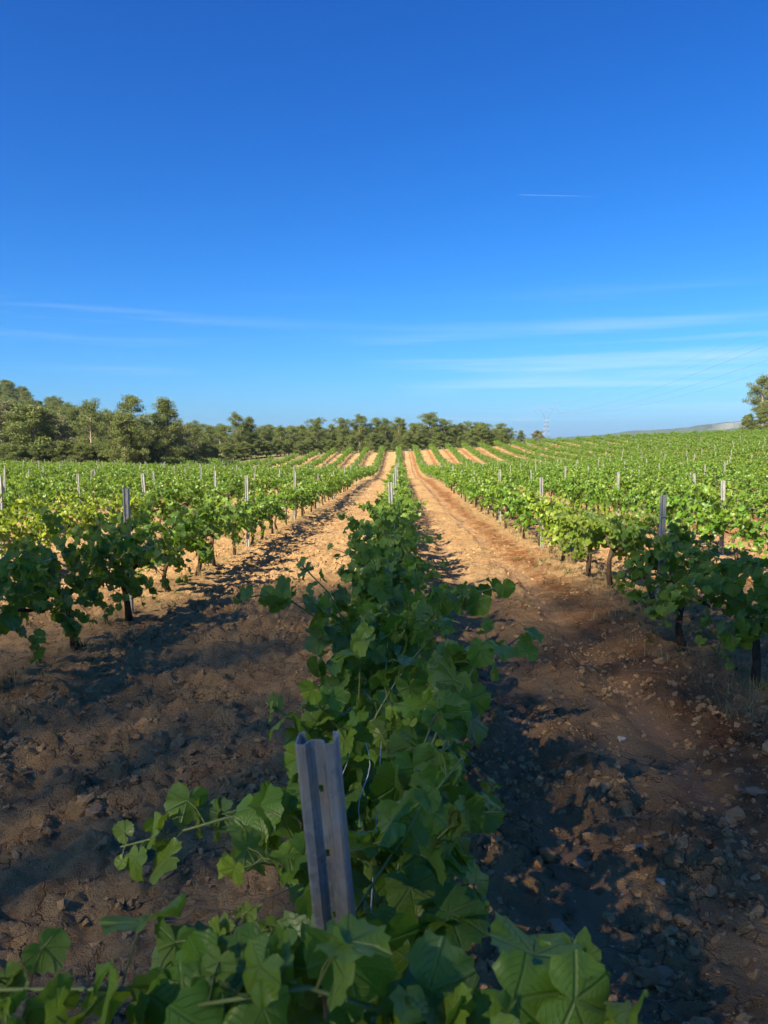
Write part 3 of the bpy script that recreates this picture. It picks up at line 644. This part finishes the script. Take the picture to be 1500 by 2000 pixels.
# main trees of the belt: picture column, row of the top, distance, kind, width
BELT = [(18, 790, 92, 'oak', 1.25), (62, 800, 84, 'oak', 1.35), (105, 812, 100, 'oak', 1.0), (145, 800, 118, 'cone', 1.0), (182, 790, 100, 'ragged', 1.0), (215, 806, 105, 'ragged', 1.0),
        (256, 779, 86, 'ragged', 1.15), (243, 815, 82, 'oak', .9), (322, 784, 88, 'cone', 1.05), (300, 812, 96, 'ragged', 1.1), (352, 832, 100, 'oak', .9), (380, 827, 108, 'umbrella', .9),
        (408, 834, 118, 'ragged', .9), (432, 836, 125, 'ragged', 1.0), (461, 810, 122, 'ragged', .85), (490, 817, 124, 'cone', .9), (520, 832, 128, 'umbrella', 1.0), (548, 834, 132, 'ragged', 1.0), (572, 835, 134, 'ragged', 1.0),
        (592, 832, 134, 'cone', .9), (617, 819, 132, 'umbrella', 1.0), (648, 831, 136, 'ragged', 1.0), (672, 819, 134, 'umbrella', .9), (700, 814, 134, 'umbrella', 1.0), (735, 819, 136, 'ragged', 1.1), (752, 822, 140, 'ragged', 1.1), (778, 819, 138, 'umbrella', 1.0),
        (806, 829, 142, 'ragged', 1.0), (838, 809, 138, 'umbrella', 1.2), (868, 821, 140, 'ragged', 1.2), (893, 829, 142, 'umbrella', 1.1), (918, 827, 144, 'ragged', 1.1), (945, 828, 144, 'umbrella', 1.1), (976, 829, 146, 'ragged', 1.1),
        (998, 838, 147, 'ragged', 1.0), (1016, 842, 148, 'cone', .9), (1050, 842, 150, 'oak', .85)]
for i, (px, top, D, kind, wd) in enumerate(BELT):
    x = spot(px, D); zt = 1.75 + (860 - top) / 1503 * D; h = zt - float(H(x, D))
    lab = {'oak': 'rounded grey-green bushy tree', 'cone': 'dense dark pine', 'ragged': 'loose ragged pine', 'umbrella': 'open-crowned pine with bare lower trunk'}[kind]
    tree('oak_tree' if kind == 'oak' else 'pine_tree', kind, x, D, max(h, 2.5), f'{lab}, {ordinal(i + 1)} from the left along the field edge', 'tree', 'trees along the field edge', wd * (8 / max(h, 2.5)) ** .25, i)
n_ = 0
fill = []
for px in np.arange(10, 1000, 15.5):
    D = np.interp(px, [0, 250, 420, 700, 1000], [110, 112, 140, 152, 160]) + rng.uniform(-3, 14); fill.append((px + rng.uniform(-6, 6), D, rng.uniform(829, 841)))
for (px, D, top) in sorted(fill):
    x = spot(px, D); h = 1.75 + (860 - top) / 1503 * D - float(H(x, D)); n_ += 1
    tree('pine_tree', 'ragged' if n_ % 3 else 'cone', x, D, h, f'pine in the second line of trees, {ordinal(n_)} from the left', 'tree', 'second line of pines behind the field', 1.25 * (8 / h) ** .25)
hs = []
while len(hs) < 150:
    x, y = rng.uniform(-250, -70), rng.uniform(150, 300)
    if seen(x, y, float(H(x, y)) + 5, .03) and spot(300, y) > x: hs.append((x / y, x, y))
hs.sort()
for i, (q, x, y) in enumerate(hs):
    tree('pine_tree', ['ragged', 'cone', 'ragged', 'umbrella'][i % 4], x, y, rng.uniform(6, 9.5), f'pine on the wooded hill at left, {ordinal(i + 1)} from the left', 'tree', 'pines on the wooded hill', 1.2)
# shrubs under the trees
for i, px in enumerate(np.r_[np.arange(8, 380, 19), np.arange(395, 1000, 21)]):
    D = np.interp(px, [0, 300, 420, 560, 1000], [78, 86, 112, 126, 128]) + rng.uniform(0, 4); x = spot(px, D)
    tree('shrub', 'oak', x, D, rng.uniform(1.5, 3.2), f'low shrub at the foot of the trees, {ordinal(i + 1)} from the left', 'shrub', 'shrubs at the foot of the trees', 1.5, 1)
tree('pine_tree', 'umbrella', spot(1474, 128), 128, 1.75 + (860 - 742) / 1503 * 128 - float(H(spot(1474, 128), 128)), 'tall pine standing alone above the vines at the right edge', 'tree', None, .95, 0)
for i, (px, top, D, wd) in enumerate(((1450, 812, 127, 1.2), (1483, 800, 126, 1.3), (1510, 795, 128, 1.2))):
    x = spot(px, D); h = 1.75 + (860 - top) / 1503 * D - float(H(x, D)); tree('shrub', 'oak', x, D, max(2.2, h), f'dark shrub below the lone pine at right, {ordinal(i + 1)} from the left', 'shrub', 'shrubs below the lone pine', wd, 1)
# the stand of pines behind the viewer whose shade lies over the near rows
for i, x in enumerate(np.arange(-37, -10, 2.6)):
    top = np.interp(x, [-37, -29, -25, -21, -16, -11], [33.2, 33.5, 34.3, 34.4, 32.5, 30.0]) + .4 * math.sin(i * 2.1); y = -25 + .8 * math.sin(i * 1.7)
    for j in (0, 1):
        xx, yy, tt = x - 3.5 * j - 1.3 * j, y - 4.0 * j, top - .8 + 4.1 * j
        tree('pine_tree', 'dense', xx, yy, tt - float(H(xx, yy)), 'tall pine on the hill behind the viewer shading the near rows', 'tree', 'pines behind the viewer', 1.05, (i + j) % 2 + 2 * (x > -25.5))

# ------------------------------------------------------------------ clods and stones
def rock_mesh(seed, sub=2, el=(1, .75, .55), rough=.22, name='clod'):
    import bmesh
    r_ = np.random.default_rng(seed); bm = bmesh.new(); bmesh.ops.create_icosphere(bm, subdivisions=sub, radius=1.0); o = r_.uniform(0, 50, 3)
    for v in bm.verts:
        p = np.array(v.co); q_ = np.sign(p) * np.abs(p) ** .72; p = q_; s = .88 + rough * 2 * (float(vnoise(np.array(p[0] * 1.6 + o[0]), np.array(p[1] * 1.6 + p[2] * 1.3 + o[1]), seed)) + .5 * float(vnoise(np.array(p[0] * 3.4 + o[2]), np.array(p[2] * 3.4 + p[1] * 2.6), seed + 1)))
        v.co = (p[0] * s * el[0], p[1] * s * el[1], p[2] * s * el[2])
    me = bpy.data.meshes.new(name); bm.to_mesh(me); bm.free(); me.polygons.foreach_set('use_smooth', np.full(len(me.polygons), True, bool)); return me
CLODS = [rock_mesh(40 + i, 2, (1, rng.uniform(.65, .95), rng.uniform(.5, .75)), .42) for i in range(8)]
for m_ in CLODS: m_.materials.append(M['clod']); m_.polygons.foreach_set('use_smooth', np.zeros(len(m_.polygons), bool))
def clod_points(n, ymax, smin, smax):
    out = []
    while len(out) < n:
        y = 1.4 + (ymax - 1.4) * rng.random() ** 1.6; x = rng.uniform(-.52, .52) * y * 1.05 + CAM[0]
        u = x - round(x / ROW) * ROW
        if abs(u) < .16: continue
        if 0.6 < x < 2.3 and rng.random() < .35: continue
        w = float(fbm(np.array(x / .8), np.array(y / .8), 51, 3)) + .15
        if rng.random() > .25 + w * 1.5: continue
        out.append((x, y, smin * (smax / smin) ** (rng.random() ** 2.6)))
    return out
big = sorted(clod_points(300, 7.5, .020, .055), key=lambda q: q[1])
bz = G([q[0] for q in big], [q[1] for q in big])
for (x, y, s), z in zip(big, bz):
    o = bpy.data.objects.new('clod', CLODS[rng.integers(8)]); COL.objects.link(o); o.parent = ground
    o.location = (x, y, z + s * .06); o.scale = (s, s, s); o.rotation_euler = (rng.uniform(-.4, .4), rng.uniform(-.4, .4), rng.uniform(0, 6.28))
sm = clod_points(22000, 14, .005, .030); P = np.array(sm); P2 = P.copy(); P2[:, 2] = G(P[:, 0], P[:, 1]) + P[:, 2] * .05
cs = scatter('crumbs', [(m_, None) for m_ in CLODS], P2, rng.uniform(0, 6.28, (len(P), 3)) * np.array([.15, .15, 1]), np.repeat(P[:, 2:3], 3, 1)); cs.parent = ground
STONES = [  # x, y, size, stretch, heading, material, label
    (.66, 2.62, .062, (.62, 1.0, .6), .2, 'stone', 'upright pale oval stone right of the central row'), (.93, 2.42, .062, (1.1, .52, .45), .1, 'stone', 'long flat pale stone lying across the right aisle'),
    (.62, 2.26, .055, (1.05, .6, .55), -.5, 'stone', 'wedge-shaped grey stone below the upright oval one'), (.72, 2.35, .045, (.9, .8, .6), .6, 'stone', 'blocky brown stone between the flat and wedge stones'),
    (.67, 2.02, .050, (1.1, .75, .6), .3, 'stone', 'lumpy grey stone near the bottom edge, right of the vine leaves'), (.57, 3.12, .042, (.8, 1.0, .8), .5, 'red_stone', 'ochre stone beside the right edge of the central row'),
    (.66, 3.10, .034, (1, .8, .7), 1.2, 'red_stone', 'small ochre stone next to a larger ochre one'), (.72, 3.16, .040, (1, .9, .8), 2.2, 'red_stone', 'reddish crumbly stone at the end of the ochre cluster'),
    (.86, 3.14, .040, (1.0, .7, .6), -.4, 'stone', 'flat-faced grey stone just right of the ochre cluster'), (1.13, 3.75, .055, (1.2, .5, .35), .15, 'stone', 'thin slab of grey stone lying on the right aisle'),
    (1.86, 3.75, .050, (1.1, .7, .5), -.2, 'stone', 'rounded brown stone beside the mud streak at right'), (.40, 2.22, .020, (.6, 1.1, .5), .6, 'pebble', 'elongated white pebble close to the foreground leaves'),
    (.92, 2.08, .019, (.8, 1.1, .7), -.2, 'pebble', 'white pebble right of the lumpy grey stone'), (1.05, 2.28, .020, (.8, 1.2, .6), .3, 'pebble', 'pale pebble below the long flat stone'),
    (1.12, 2.92, .020, (.6, 1.0, .5), .9, 'pebble', 'small white chip beside the mud patch'), (1.14, 3.25, .018, (1, .8, .6), .2, 'pebble', 'white chip of stone farther up the mud patch'), (1.43, 4.55, .026, (1, .9, .7), .2, 'pebble', 'pale rounded pebble resting on the grey mud streak'),
    (-1.35, 3.45, .045, (1, .9, .75), .2, 'stone', 'round earthy lump at the edge of the lit patch at left'), (-1.05, 3.15, .038, (1, .9, .8), 1.0, 'red_stone', 'rounded reddish lump on the left aisle')]
for j, (x, y, s, el, rz, mt, lab) in enumerate(STONES):
    me = rock_mesh(700 + j, 3, el, .34, 'stone'); o = link('stone', me, M[mt], None, (x, y, float(G(x, y)[0]) + s * el[2] * .3)); o.scale = (s, s, s); o.rotation_euler = (rng.uniform(-.15, .15), rng.uniform(-.15, .15), rz); tag(o, lab, 'stone', 'stones on the tilled soil')

# ------------------------------------------------------------------ dry grass, twigs, weeds under the rows
def tuft_mesh(seed, n, h, mat, wide=.004, spread=.06):
    r_ = np.random.default_rng(seed); V, Fq = [], []
    for i in range(n):
        a, l = r_.uniform(0, 6.28), h * r_.uniform(.5, 1.2); b = r_.normal(0, spread * .4, 2); d = np.array([math.cos(a), math.sin(a)]) * r_.uniform(.1, 1) * spread * 2; s = np.array([-math.sin(a), math.cos(a)]) * wide; k = len(V)
        for f in (0, .5, 1.0):
            c = b + d * f * f; V += [(c[0] - s[0] * (1 - f * .8), c[1] - s[1] * (1 - f * .8), l * f * (1 - .25 * f)), (c[0] + s[0] * (1 - f * .8), c[1] + s[1] * (1 - f * .8), l * f * (1 - .25 * f))]
        Fq += [(k, k + 1, k + 3, k + 2), (k + 2, k + 3, k + 5, k + 4)]
    m = mesh_np('tuft', V, Fq, attrs={'rnd': np.repeat(r_.random(n), 6)}); m.materials.append(mat); return m
def strip(n, rows, y0, y1, wd):
    out = []
    for _ in range(n):
        k = rows[rng.integers(len(rows))]; y = y0 + (y1 - y0) * rng.random() ** 1.5; out.append((k * ROW + rng.normal(0, wd), y, 0))
    P = np.array(out); P[:, 2] = G(P[:, 0], P[:, 1]) - .005; return P
P = strip(1500, [1, 1, 1, -1, 2, -2], 4.5, 32, .26); E = np.zeros((len(P), 3)); E[:, 2] = rng.uniform(0, 6.28, len(P))
o = scatter('dry_grass', [(tuft_mesh(10 + i, 14, .13, M['dry'], .0022, .07), None) for i in range(4)], P, E, np.repeat(rng.uniform(.4, 1.2, (len(P), 1)), 3, 1)); tag(o, 'straw-coloured dry grass growing under the vine rows', 'grass')
P = strip(420, [1, 1, -1, 0, 2], 3.5, 26, .30); E = np.zeros((len(P), 3)); E[:, 2] = rng.uniform(0, 6.28, len(P))
o = scatter('weeds', [(tuft_mesh(20 + i, 12, .06, M['weed'], .006, .05), None) for i in range(4)], P, E, np.repeat(rng.uniform(.5, 1.3, (len(P), 1)), 3, 1)); tag(o, 'low green weeds scattered under the vine rows', 'weeds')
tw = []
for i in range(4):
    mb = MB(); r_ = np.random.default_rng(60 + i); p = np.array([0, 0, .006]); a = 0.0; pts = [p]
    for q in range(5): a += r_.normal(0, .35); p = p + np.array([math.cos(a) * .05, math.sin(a) * .05, r_.uniform(-.003, .008)]); pts.append(p)
    mb.tube(pts, [.0028, .0026, .0024, .002, .0016, .001], 4); mb.tube([pts[2], pts[2] + np.array([.03, .04, .012])], [.0016, .0008], 3); tw.append((mb.mesh('twig'), M['twig']))
P = np.concatenate([strip(260, [1, 1, 0, -1], 1.6, 9, .35), strip(90, [0], 1.6, 5, .6)]); P[:, 2] += .008; E = np.zeros((len(P), 3)); E[:, 2] = rng.uniform(0, 6.28, len(P))
o = scatter('dead_twigs', tw, P, E, np.repeat(rng.uniform(.5, 1.6, (len(P), 1)), 3, 1)); tag(o, 'thin dead vine prunings strewn on the soil', 'twigs')

# ------------------------------------------------------------------ far ridge, power line, contrail
def mat_ridge():
    t = NT('ridge_rock'); p = t.n.new('ShaderNodeNewGeometry'); s = t.n.new('ShaderNodeSeparateXYZ'); t.l.new(p.outputs['Normal'], s.inputs[0])
    mpn = t.n.new('ShaderNodeMapping'); mpn.inputs['Scale'].default_value = (.02, .02, .06); t.l.new(p.outputs['Position'], mpn.inputs[0]); nn = t.noise(1, 5, .65, mpn.outputs[0])
    cliff = t.math('MULTIPLY', t.rng(s.outputs[2], .62, .42), t.rng(nn, .38, .52)); col = t.mix(cliff, t.mix(nn, (.03, .045, .025), (.075, .085, .045)), (.24, .23, .21)); t.set(col=col, rough=.95, spec=.1); return t.m
rx = np.linspace(-1560, 3120, 420); prof = np.interp(rx / .6, [-2600, -900, -300, 500, 800, 1000, 1250, 1500, 1800, 2000, 2600, 3400, 5200], [20, 30, 45, 10, 14, 26, 48, 62, 105, 118, 122, 90, 40]) * .6
prof = prof + 6 * fbm(rx / 96, rx * 0 + 2, 5, 4)
cross = np.array([(-900, 0), (-420, .25), (-150, .55), (-40, .70), (-18, .98), (60, 1.0), (500, .6), (1200, 0)]); RV = []
for (dy, f) in cross: RV.append(np.stack([rx, 2520 + dy * .6 + 36 * fbm(rx / 132, rx * 0 + 7, 8, 3) + rx * 0, -9 + (prof + 9) * f * (1 + (.08 * fbm(rx / 42, rx * 0 + dy, 6, 3) if 0 < f < .9 else 0))], 1))
RV = np.concatenate(RV); nr = len(rx); i0 = (np.arange(len(cross) - 1)[:, None] * nr + np.arange(nr - 1)[None]).ravel()
tag(link('hills', mesh_np('hills', RV, np.stack([i0, i0 + 1, i0 + nr + 1, i0 + nr], 1), smooth=False), mat_ridge()), kind='structure')
def pylon(x, y, h, label):
    root = link('power_pylon', None, loc=(x, y, float(H(x, y)))); body, b2 = MB(), .028 * h; w0, w1, zc = .10 * h, .025 * h, .62 * h
    def half(z): return w0 + (w1 - w0) * min(1, z / zc)
    lev = [0, .16 * h, .30 * h, .42 * h, .52 * h, .62 * h]
    for i in range(5):
        a, b = half(lev[i]), half(lev[i + 1])
        for sx, sy in ((1, 1), (1, -1), (-1, 1), (-1, -1)):
            body.tube([(sx * a, sy * a, lev[i]), (sx * b, sy * b, lev[i + 1])], .11, 4)
            body.tube([(sx * a, sy * a, lev[i]), (-sx * b, sy * b, lev[i + 1])], .06, 3); body.tube([(sx * a, sy * a, lev[i]), (sx * b, -sy * b, lev[i + 1])], .06, 3)
    link('tower', body.mesh('tower'), M['cable'], root)
    arm = MB()
    for sx in (-1, 1):
        arm.tube([(sx * w1, 0, .62 * h), (sx * .17 * h, 0, .88 * h), (sx * .12 * h, 0, h)], .10, 4); arm.tube([(sx * w1, 0, .62 * h), (sx * .06 * h, 0, .86 * h), (sx * .17 * h, 0, .88 * h)], .07, 4); arm.tube([(sx * .17 * h, 0, .88 * h), (sx * .30 * h, 0, .84 * h)], .09, 4); arm.tube([(sx * .12 * h, 0, h), (sx * .30 * h, 0, .84 * h)], .07, 3)
    arm.tube([(-.17 * h, 0, .88 * h), (.17 * h, 0, .88 * h)], .09, 4); link('cross_arm', arm.mesh('arm'), M['cable'], root)
    for q in (-.30, 0, .30): link('insulator', MB().tube([(q * h, 0, .84 * h if q else .88 * h), (q * h, 0, .80 * h)], .12, 5).mesh('ins'), M['cable'], root)
    tag(root, label, 'pylon', 'power line'); return root.location
PA = (spot(1064, 640), 640); PB = (78.0, 92.0); hA, hB = 33.0, 27.0
za = pylon(*PA, hA, 'small distant lattice pylon on the skyline right of the trees').z; zb = pylon(*PB, hB, 'lattice pylon outside the picture at right').z
for j, (q, f, nm) in enumerate(((-.30, .80, 'lowest'), (0, .80, 'middle'), (.30, .80, 'right-hand'), (-.12, 1.0, 'upper left'), (.12, 1.0, 'uppermost'))):
    pts = []
    for t in np.linspace(0, 1, 60):
        pts.append((PB[0] + q * hB + (PA[0] + q * hA - PB[0] - q * hB) * t, PB[1] + (PA[1] - PB[1]) * t, zb + f * hB + (za + f * hA - zb - f * hB) * t - 30 * t * (1 - t) * (1 if f < 1 else .8)))
    tag(link('power_cable', MB().tube(pts, .045 if f < 1 else .03, 4).mesh('cable'), M['cable']), f'{nm} overhead cable slanting down to the far pylon', 'cable', 'power line')
t = NT('vapour'); t.set(col=(.9, .9, .92), rough=1, spec=0); t.b.inputs['Alpha'].default_value = .05
c0 = Vector((spot(1003, 9000), 9000, 2760)); c1 = Vector((spot(1150, 9000), 9000, 2735))
tag(link('contrail', MB().tube([c0, c0.lerp(c1, .05), c0.lerp(c1, .5), c1], [.8, 3.2, 2.6, 1], 6).mesh('contrail'), t.m), 'short thin white vapour trail high in the blue sky', 'contrail')

# ------------------------------------------------------------------ the air between here and the far ridge
hb_ = MB().box((0, 3450, 37), (12600, 7800, 100)).mesh('haze'); hm = bpy.data.materials.new('haze'); hm.use_nodes = True; hn = hm.node_tree.nodes; hn.remove(hn['Principled BSDF'])
pv = hn.new('ShaderNodeVolumePrincipled'); pv.inputs['Color'].default_value = (.50, .74, 1, 1); pv.inputs['Density'].default_value = 1.3e-4; pv.inputs['Anisotropy'].default_value = .2
hm.node_tree.links.new(pv.outputs[0], hn['Material Output'].inputs['Volume']); tag(link('haze', hb_, hm), 'thin blue summer haze over the far ridge', 'haze', kind='stuff')
